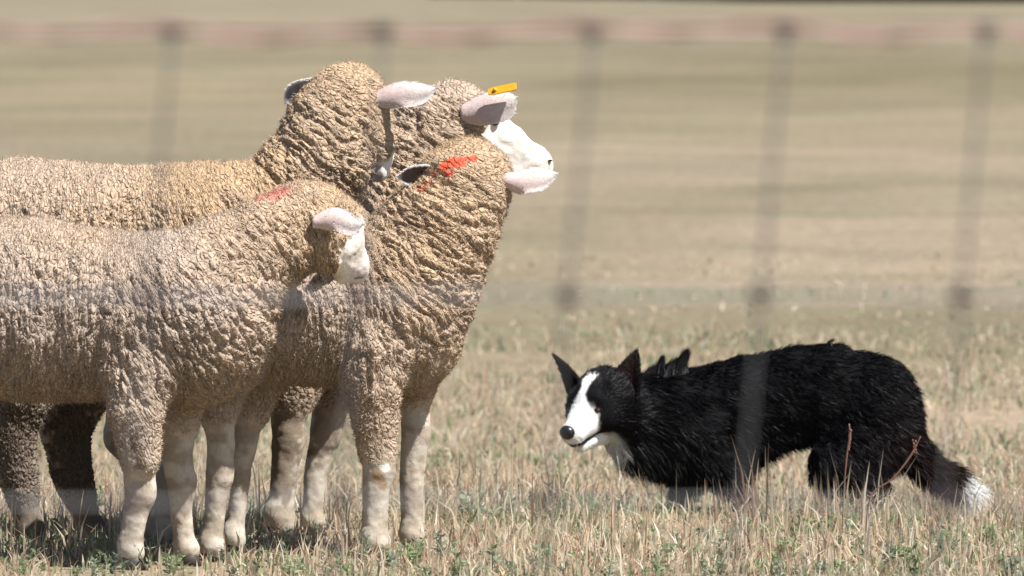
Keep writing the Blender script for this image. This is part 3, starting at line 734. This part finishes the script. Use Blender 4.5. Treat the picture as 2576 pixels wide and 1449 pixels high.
# sheep on the right, head turned away
YC = 16.27
sheep('sheep', 'front right sheep, head turned away from us, bright red mark behind its head', YC,
    torso=[[(520, 785, 168, -0.02), (640, 780, 186, 0.0), (800, 775, 194, 0.05), (930, 765, 195, 0.08), (990, 780, 188, 0.08)],
           [(980, 820, 175, 0.08), (1015, 865, 128, 0.08), (1025, 885, 108, 0.08)],
           [(960, 765, 192, 0.08), (1045, 680, 176, 0.08), (1110, 570, 148, 0.08), (1160, 480, 118, 0.09)]],
    head_wool=[[(1165, 470, 112, 0.09), (1182, 448, 90, 0.10)], [(1182, 445, 88, 0.12), (1205, 440, 74, 0.17)]],
    face=[[(1205, 460, 58, 0.19), (1225, 510, 36, 0.29)], [(1200, 490, 46, 0.18), (1215, 530, 30, 0.26)]],
    legs=[([(935, 900, 95, 0.0), (940, 990, 63, -0.02), (945, 1060, 54, -0.02), (950, 1130, 47, -0.02)], [(952, 1180, 43, -0.02), (945, 1240, 36, -0.02), (943, 1360, 35, -0.02)]),
          ([(1040, 900, 80, 0.15), (1045, 1000, 46, 0.17)], [(1045, 1090, 39, 0.17), (1036, 1200, 34, 0.17), (1035, 1350, 29, 0.17)]),
          ([(600, 840, 110, -0.10), (560, 960, 60, -0.12), (548, 1035, 48, -0.12)], [(556, 1120, 37, -0.12), (552, 1190, 36, -0.12), (540, 1290, 29, -0.12), (530, 1375, 30, -0.12)]),
          ([(650, 840, 105, 0.06), (650, 960, 56, 0.06), (632, 1040, 42, 0.06)], [(612, 1120, 33, 0.06), (600, 1250, 25, 0.06), (588, 1350, 26, 0.06)])],
    spine=[(450, 770, -0.03), (650, 770, 0), (850, 760, 0.06), (980, 740, 0.08), (1070, 620, 0.08), (1140, 500, 0.09), (1230, 340, 0.12)],
    ears=[dict(b=(1262, 448, 0.05), t=(1400, 440, 0.05), n=(0.1, 0.95, -0.3), w=80, k=dict(cup=1.15, bend=0.06, roll=-0.6, point=0.85, lip=1.4, sweep=-0.05)),
          dict(b=(1100, 430, 0.06), t=(1001, 444, 0.02), n=(-0.2, -0.95, -0.35), w=58, k=dict(cup=1.0, inc=(0.10, 0.075, 0.08), rimc=(0.62, 0.60, 0.59), stem=0.9, point=0.8))],
    eyes=[(1262, 480, 0.24, 0.010)], tint=xramp(700, 1000, YC),
    marks=[((1118, 420), (1190, 402), 17, (0.62, 0.075, 0.035), 0.85, 0.0), ((1115, 425), (1135, 438), 14, (0.62, 0.075, 0.035), 0.85, 0.0), ((1105, 425), (1062, 478), 13, (0.48, 0.11, 0.06), 0.55, 0.0), ((968, 1175), (972, 1182), 14, (0.60, 0.59, 0.57), 0.9, -0.06), ((950, 1200), (962, 1218), 18, (0.34, 0.22, 0.11), 0.7, -0.06), ((1040, 1190), (1046, 1215), 12, (0.34, 0.22, 0.11), 0.6, 0.13)],
    ridge=0.85, seed=3, fuzz=56000)

# white-faced sheep at the back with the yellow tag
YD = 17.0
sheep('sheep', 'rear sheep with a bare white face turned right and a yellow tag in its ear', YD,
    torso=[[(330, 700, 190, 0.05), (560, 690, 205, 0.02), (760, 690, 205, 0)],
           [(740, 690, 200, 0), (880, 640, 185, 0), (990, 520, 160, 0), (1060, 410, 138, 0), (1115, 320, 108, 0)]],
    head_wool=[[(1115, 320, 104, 0), (1150, 290, 82, 0)], [(1150, 350, 82, 0.0), (1185, 400, 62, 0.01)]],
    face=[[(1200, 303, 58, 0.01), (1275, 362, 50, 0.03), (1345, 408, 37, 0.05)], [(1185, 370, 66, 0.01), (1300, 432, 34, 0.04)], [(1345, 408, 37, 0.05), (1362, 418, 30, 0.05)], [(1300, 440, 30, 0.04), (1350, 450, 22, 0.05)]],
    legs=[([(745, 880, 90, -0.06), (728, 1000, 58, -0.07)], [(725, 1100, 44, -0.07), (712, 1230, 36, -0.07), (702, 1300, 38, -0.07)]),
          ([(860, 880, 85, 0.10), (838, 990, 56, 0.10)], [(818, 1090, 42, 0.10), (793, 1200, 32, 0.10), (785, 1310, 27, 0.10)]),
          ([(370, 850, 110, -0.04), (330, 980, 62, -0.07)], [(300, 1100, 44, -0.07), (385, 1200, 36, -0.07), (392, 1310, 34, -0.07)]),
          ([(390, 850, 110, 0.10), (400, 980, 60, 0.13)], [(382, 1090, 40, 0.13), (395, 1200, 34, 0.13), (400, 1310, 34, 0.13)])],
    spine=[(250, 690, 0.05), (560, 680, 0.02), (760, 660, 0), (920, 560, 0), (1030, 430, 0), (1130, 260, 0)],
    ears=[dict(b=(1158, 282, -0.085), t=(1297, 243, -0.13), n=(0.1, 0.95, -0.35), w=90, k=dict(cup=1.0, bend=0.05, point=0.6, stem=0.6, roll=-0.4, lip=0.7)),
          dict(b=(1190, 250, 0.09), t=(1230, 245, 0.18), n=(0.4, -0.3, -1.0), w=60)],
    marks=[((725, 1020), (712, 1220), 55, (0.14, 0.105, 0.075), 0.7, -0.07), ((838, 990), (812, 1120), 55, (0.13, 0.10, 0.075), 0.7, 0.10), ((1290, 320), (1325, 365), 20, (0.50, 0.38, 0.28), 0.6, -0.02), ((1335, 370), (1345, 390), 15, (0.50, 0.37, 0.28), 0.55, -0.02), ((1380, 405), (1385, 425), 12, (0.50, 0.29, 0.27), 0.6, 0.0), ((1268, 322), (1298, 355), 3, (0.20, 0.16, 0.14), 0.9, -0.03)], eyes=[(1246, 304, -0.034, 0.012)], nostrils=[(1384, 404, 0.026, 0.006)], tint=lambda V: 0.35 + 0 * V[:, 0], seed=4, fuzz=34000, h=0.0046,  # upper leg marks: brown legs, with shade below the body painted in
    tag=((1228, 232), -0.125, (1299, 217), -0.145))

# ------------------------------------------------------------------ the dog
YG = 18.2
def dog():
    m = mpp(YG); prims = []
    def ch(c, ys=0.85, k=0.03, tg=0):
        Prim.G += 1
        for a, b in zip(c[:-1], c[1:]):
            prims.append(Prim(P(a[0], a[1], YG + a[3]), a[2] * m, P(b[0], b[1], YG + b[3]), b[2] * m, ys, k, tg))
    ch([(1650, 1045, 92, -0.02), (1725, 1055, 122, 0), (1850, 1035, 128, 0), (1960, 1000, 117, 0), (2075, 988, 118, 0), (2185, 1016, 124, 0), (2225, 1070, 92, 0)], 0.78, 0.04)
    ch([(1565, 1035, 78, -0.06), (1650, 1045, 92, -0.02)], 0.95, 0.03)
    ch([(1600, 1095, 66, -0.05), (1720, 1090, 100, 0)], 0.9, 0.03)
    # near and far hind legs
    ch([(2190, 1075, 105, -0.04), (2110, 1165, 66, -0.08)], 0.6, 0.03, 1); ch([(2110, 1165, 60, -0.08), (2195, 1225, 34, -0.08), (2200, 1262, 22, -0.08), (2196, 1290, 17, -0.08)], 0.8, 0.02, 2)
    ch([(2196, 1288, 17, -0.08), (2166, 1294, 15, -0.08)], 1, 0.012, 2)
    ch([(2190, 1075, 100, 0.05), (2100, 1160, 60, 0.07)], 0.6, 0.03, 1); ch([(2100, 1160, 58, 0.07), (2125, 1225, 32, 0.08), (2110, 1262, 20, 0.08), (2100, 1284, 17, 0.08)], 0.8, 0.02, 2)
    ch([(2100, 1282, 17, 0.08), (2075, 1288, 15, 0.08)], 1, 0.012, 2)
    # front legs, elbows bent
    ch([(1740, 1090, 90, -0.05), (1835, 1175, 46, -0.08)], 0.7, 0.03, 1); ch([(1835, 1175, 42, -0.08), (1850, 1235, 25, -0.08), (1845, 1284, 18, -0.08)], 0.9, 0.02, 2)
    ch([(1845, 1286, 17, -0.08), (1815, 1294, 15, -0.08)], 1, 0.012, 2)
    ch([(1700, 1090, 80, 0.05), (1735, 1180, 44, 0.07)], 0.7, 0.03, 1); ch([(1735, 1180, 40, 0.07), (1705, 1240, 24, 0.07), (1690, 1280, 18, 0.07)], 0.9, 0.02, 2)
    ch([(1690, 1282, 17, 0.07), (1662, 1290, 15, 0.07)], 1, 0.012, 2)
    # tail
    ch([(2235, 1060, 55, 0.0), (2275, 1120, 38, 0), (2325, 1172, 32, 0), (2385, 1202, 30, -0.01), (2425, 1228, 24, -0.01)], 0.9, 0.02, 3)
    # head
    H = P(1506, 1012, YG - 0.10)
    Fv = np.array([-0.50, -0.76, -0.34]); Fv /= np.linalg.norm(Fv)
    Uv = np.array([0, 0, 1.0]) - Fv * Fv[2]; Uv /= np.linalg.norm(Uv); Sv = np.cross(Uv, Fv)
    if Sv[0] < 0: Sv = -Sv      # S points to the side we see (towards the camera right)
    Lc = lambda f, s, u: H + Fv * f + Sv * s + Uv * u
    def ad(a, ra, b, rb, k=0.02, tg=5):
        Prim.G += 1; prims.append(Prim(Lc(*a), ra, Lc(*b), rb, 1, k, tg))
    ad((-0.03, 0, 0.0), 0.074, (0.006, 0, 0.002), 0.068)
    ad((-0.03, -0.045, -0.035), 0.062, (0.022, -0.024, -0.026), 0.046); ad((-0.03, 0.045, -0.035), 0.062, (0.022, 0.024, -0.026), 0.046)
    ad((0.04, 0, -0.006), 0.047, (0.085, 0, -0.020), 0.037, 0.02); ad((0.08, 0, -0.020), 0.037, (0.130, 0, -0.028), 0.031, 0.012)
    ad((0.02, 0, -0.066), 0.034, (0.112, 0, -0.066), 0.0185, 0.003, 6)
    ad((0.04, 0.034, 0.030), 0.018, (0.048, 0.034, 0.030), 0.016, 0.012); ad((0.04, -0.034, 0.030), 0.018, (0.048, -0.034, 0.030), 0.016, 0.012)
    V, Q = surface(prims, 0.0036); N = normals(V, Q)
    l = V - H; f, s, u = l @ Fv, l @ Sv, l @ Uv
    headm = tagmask(prims, V, lambda t: t >= 5, 0.012); jaw = tagmask(prims, V, lambda t: t == 6, 0.002)
    # coat pattern: black with a white blaze, muzzle, throat and tail tip
    nz = (fbm(V * 90, 5, 2) - 0.5) * 0.012
    bw = 0.0098 + 0.036 * sstep(0.058, 0.098, f) + 0.006 * sstep(0.045, 0.015, f)
    blaze = sstep(0.004, -0.004, np.abs(s + 0.002) - bw + nz * .5) * sstep(0.0, 0.012, f) * (u > -0.01 - 0.05 * sstep(0.06, 0.1, f))
    muz = sstep(0.068, 0.085, f + nz) * (u > -0.06)
    white = np.clip(np.maximum(blaze, muz), 0, 1) * headm
    white = np.maximum(white, jaw * sstep(-0.01, 0.02, f))
    thr = P(1520, 1128, YG - 0.12); white = np.maximum(white, 0.8 * sstep(0.050, 0.034, np.linalg.norm((V - thr) * np.array([1, .6, 1]), axis=1) + nz))
    tip = P(2440, 1225, YG); white = np.maximum(white, sstep(0.052, 0.042, np.linalg.norm(V - tip, axis=1) + nz))
    lips = headm * sstep(0.0065, 0.003, np.abs(u + 0.052) ) * sstep(0.02, 0.035, f) * (f < 0.16)
    white = white * (1 - lips)
    black = np.array([0.0045, 0.0042, 0.0054]); rusty = np.array([0.026, 0.012, 0.010])
    ru = (sstep(P(2150, 0, YG)[0], P(2350, 0, YG)[0], V[:, 0]) * sstep(0.30, 0.08, V[:, 2]) * fbm(V * 12, 7, 3))[:, None] * 1.1
    C = black * (1 - np.clip(ru, 0, 1)) + rusty * np.clip(ru, 0, 1)
    C = C * (1 - white[:, None]) + np.array([0.70, 0.70, 0.70]) * white[:, None]
    base = P(1900, 1300, YG); base[2] = 0
    root = thing('sheepdog', 'black and white collie crouching on the right, staring at the sheep', 'dog', tuple(base))
    # soften: body clumps
    cl = (fbm(V * np.array([16, 30, 30]), 3, 3) - 0.5) * 0.02 * (1 - headm)
    V = V + N * cl[:, None]; N = normals(V, Q)
    child('body', V, Q, None, M_DOGSKIN, root, C)
    # fur direction: backwards and down over the body, back over the head
    back = np.array([1.0, 0.05, -0.30]); d = back - N * (N @ back)[:, None]
    d = d / (np.linalg.norm(d, axis=1)[:, None] + 1e-6)
    hb = -Fv; dh = hb - N * (N @ hb)[:, None]; dh = dh / (np.linalg.norm(dh, axis=1)[:, None] + 1e-6)
    low = sstep(0.25, 0.12, V[:, 2]); down = np.array([0.35, 0, -1.0])
    tail = tagmask(prims, V, lambda t: t == 3, 0.02); td = np.array([0.80, 0, -0.60])
    dd = d * (1 - 0.6 * low[:, None]) + down * (0.6 * low)[:, None]
    dd = dd * (1 - tail[:, None]) + (td + N * 0.35) * tail[:, None]
    dd = dd * (1 - headm[:, None]) + dh * headm[:, None] + N * (0.30 - 0.12 * headm)[:, None]
    legm = tagmask(prims, V, lambda t: t == 2, 0.01)
    ruff = sstep(P(1760, 0, YG)[0], P(1650, 0, YG)[0], V[:, 0]) * (1 - headm)
    ln = 0.026 + 0.012 * low + 0.018 * ruff + 0.012 * tail - 0.012 * legm
    ln = ln * (1 - headm) + headm * (0.020 * sstep(0.065, 0.0, f) + 0.0065)
    clump = np.stack([fbm(V * 22, 80 + i, 2) - 0.5 for i in range(3)], 1)
    fz = strands(V, Q, N, 1 + 2.6 * headm, 96000, ln, dd + clump * 0.9, C * 1.05, 0.0019, 0.05, 9, segs=2, jitter=0.12, droop=0.15)
    parts = [fz]
    # wind-lifted tufts over the withers
    r = np.random.default_rng(3)
    for (bx, by, tx, ty, n, w_) in ((1662, 955, 1668, 896, 320, 15), (1700, 955, 1731, 880, 480, 19), (1682, 950, 1702, 905, 380, 20), (1640, 965, 1646, 920, 260, 18), (1718, 950, 1722, 905, 260, 18), (2085, 872, 2100, 852, 40, 8)):
        b0, t0 = P(bx, by, YG - 0.02), P(tx, ty, YG - 0.02)
        b = b0 + r.normal(0, w_ * m * 0.6, (n, 3)) * np.array([1, 1, 0.6]); t = t0 + r.normal(0, w_ * m * 0.22, (n, 3)) + (b - b0) * 0.15
        mid = (b + t) / 2 + np.array([-0.006, 0, 0.0]); wv = np.array([0.0010, 0.0004, 0])
        VV = np.stack([b - wv, b + wv, mid - wv * .8, mid + wv * .8, t], 1).reshape(-1, 3); k = np.arange(n)[:, None] * 5
        parts.append((VV, k + np.array([[0, 1, 3, 2]]), k + np.array([[2, 3, 4]]), np.tile(black, (n * 5, 1))))
    VV, qq, tt, cc = merge(parts)
    child('fur', VV, qq, tt, M_FUR, root, cc)
    # nose, eyes, ears
    Vb, Qb, Tb = ball((0, 0, 0), 1.0, 16, 10)
    nm = lambda c, rs: np.array([Lc(*c) + Fv * a[0] * rs[0] + Sv * a[1] * rs[1] + Uv * a[2] * rs[2] for a in Vb])
    child('nose', nm((0.156, 0, -0.016), (0.016, 0.0205, 0.018)), Qb, Tb, M_NOSE, root)
    for sg in (-1, 1):
        child('eye', nm((0.0672, sg * 0.0365, 0.008), (0.0095, 0.0105, 0.0065)), Qb, Tb, M_DOGEYE, root)
    child('mouth', nm((0.112, 0, -0.055), (0.036, 0.022, 0.010)), Qb, Tb, M_NOSE, root)
    ek = dict(outc=(0.014, 0.013, 0.016), inc=(0.030, 0.017, 0.017), rimc=(0.012, 0.011, 0.013), thick=0.009, cup=0.75, prick=True)
    for (b, t, nrm, W, kk) in (((1572, 990, -0.10), (1603, 880, -0.11), (-0.45, -1, 0.0), 96, {}), ((1462, 985, -0.09), (1412, 886, -0.08), (-0.8, -0.6, 0.0), 62, dict(bend=0.26))):
        Ve, Qe, Ce = ear_mesh(P(b[0], b[1], YG + b[2]), P(t[0], t[1], YG + t[2]), nrm, W * m, **{**ek, **kk})
        eo = child('ear', Ve, Qe, None, M_DOGSKIN, root, Ce)
        Ne = normals(Ve, Qe); axd = P(t[0], t[1], YG + t[2]) - P(b[0], b[1], YG + b[2]); axd /= np.linalg.norm(axd)
        fe = strands(Ve, Qe, Ne, np.ones(len(Ve)), 2600, np.full(len(Ve), 0.011), Ne * 0.35 + axd, Ce * 0.7, 0.0014, 0.06, 5, jitter=0.2)
        me_ = mesh_np('ear_fur', fe[0] - np.array(root.location), fe[1], fe[2], fe[3]); link('ear_fur', me_, M_FUR, eo)
dog()

# ------------------------------------------------------------------ two dead stalks in front of the dog
def stalk(pts, rads, label, heads):
    base = np.array(pts[-1]); root = thing('dead_stalk', label, 'stalk', tuple(base))
    V, q, t = tube(catmull(pts[::-1], 6), np.interp(np.linspace(0, 1, (len(pts) - 1) * 6 + 1), np.linspace(0, 1, len(rads)), rads[::-1]), 7)
    child('stem', V, q, t, M_STALK, root)
    r = np.random.default_rng(len(label)); parts = []
    for (c, n, s) in heads:
        for _ in range(n):
            v, qq, tt = ball(np.array(c) + r.normal(0, 1, 3) * np.array(s) * 0.7, 0.0020, 6, 4, (1, 1, 1.8)); parts.append((v, qq, tt, np.zeros((len(v), 3))))
        V, q, t, _ = merge(parts); child('seed_head', V, q, t, M_STALK, root); parts = []
ys_ = 16.9
def zg(px): 
    p = P(px, 1350, ys_); p[2] = float(terrain(p[0], p[1])); return p
stalk([P(2136, 1066, ys_), P(2138, 1100, ys_), P(2130, 1150, ys_), P(2122, 1250, ys_), zg(2118)], [0.0015, 0.0036, 0.0022, 0.0014, 0.0014],
      'upright dead red-brown stalk standing before the dog thigh', [(P(2138, 1095, ys_), 26, (0.0025, 0.002, 0.018))])
stalk([P(2316, 1098, ys_), P(2290, 1148, ys_), P(2245, 1205, ys_), P(2190, 1250, ys_), zg(2176)], [0.0009, 0.0026, 0.0019, 0.0015, 0.0015],
      'bent dead stalk leaning right, crossing the dog hind leg', [(P(2300, 1125, ys_), 14, (0.006, 0.002, 0.012)), (P(2190, 1248, ys_), 8, (0.004, 0.003, 0.004))])

# ------------------------------------------------------------------ wire fence between us and the animals
YF = 5.4
fence = thing('wire_fence', 'woven wire stock fence, blurred close in front of the sheep and dog', 'fence', (0, YF, 0))
fm = mpp(YF)
wz = [CAM_H + (425 - py) * fm for py in (80, 745, 1262)] + [0.46, 0.33, 0.21, 0.10]
X0, X1 = -3.05, 3.05
def wire_me(name, pts, r, mat, seg=6):
    V, q, t = tube(pts, r, seg); me = mesh_np(name, V, q, t); me.materials.append(mat); return me
xs = np.linspace(X0, X1, 140)
for i, z in enumerate(wz):
    wob = (np.sin(xs * 9 + i) * 0.0012 + np.sin(xs * 23 + i * 2) * 0.0007)
    pts = np.stack([xs, 0 * xs, z + wob], 1)
    link('line_wire', wire_me('line_wire', pts, (0.0017 if i == 1 else 0.0012) if i else 0.0022, M_RUST if i == 0 else M_WIRE), None, fence)
xt = np.linspace(X0, X1, 700)
pts = np.stack([xt, 0.006 * np.cos(xt * 42), wz[0] + 0.0055 * np.sin(xt * 42) + 0.003 * np.sin(xt * 13)], 1)
link('top_wire_wrap', wire_me('top_wire_wrap', pts, 0.0018, M_RUST), None, fence)
stay_px = [-85, 435, 965, 1490, 1975, 2480, 2990]
sx = [(p - 1288) * fm for p in stay_px]
sx = list(np.arange(sx[0] - 0.15, X0, -0.15))[::-1] + sx + list(np.arange(sx[-1] + 0.15, X1, 0.15))
LEANX = -62 / 665.0                      # the stays lean
top, bot = wz[0], wz[-1]
rr = np.random.default_rng(12)
kV, kQ, kT = tube([(-0.006 + 0.012 * t_, 0.0028 * math.cos(t_ * 16), 0.0038 * math.sin(t_ * 16)) for t_ in np.linspace(0, 1, 18)], 0.0026, 6)
k_me = mesh_np('knot', kV, kQ, kT); k_me.materials.append(M_KNOT)
for x in sx:
    zs = np.linspace(top + 0.004, bot - 0.004, 22); b = rr.normal(0, 0.0015)
    pts = np.stack([x + (top - zs) * LEANX * -1 * -1 + b * np.sin((zs - bot) * 9), 0 * zs - 0.003, zs], 1)
    link('stay_wire', wire_me('stay_wire', pts, 0.0015, M_STAY), None, fence)
    for z in wz:
        ko = bpy.data.objects.new('knot', k_me); sc.collection.objects.link(ko); ko.parent = fence
        ko.location = (x + (top - z) * LEANX, -0.002, z); ko.rotation_euler = (0, 0.15, 0)
for x in (-3.0, 3.0):
    zz = np.linspace(-0.05, 1.12, 8)
    V, q, t = tube([(x, 0.07, z_) for z_ in zz], 0.055, 14); me = mesh_np('post', V, q, t); me.materials.append(M_POST)
    link('post', me, None, fence)
print('tris', sum(sum(len(p.vertices) - 2 for p in o.data.polygons) if len(o.data.polygons) < 2000 else int(len(o.data.polygons) * 1.9) for o in sc.objects if o.type == 'MESH'))
for o in sc.objects:
    if o.type == 'MESH' and len(o.data.vertices) > 20000: print(o.name, o.parent.name if o.parent else '', len(o.data.vertices), len(o.data.polygons))
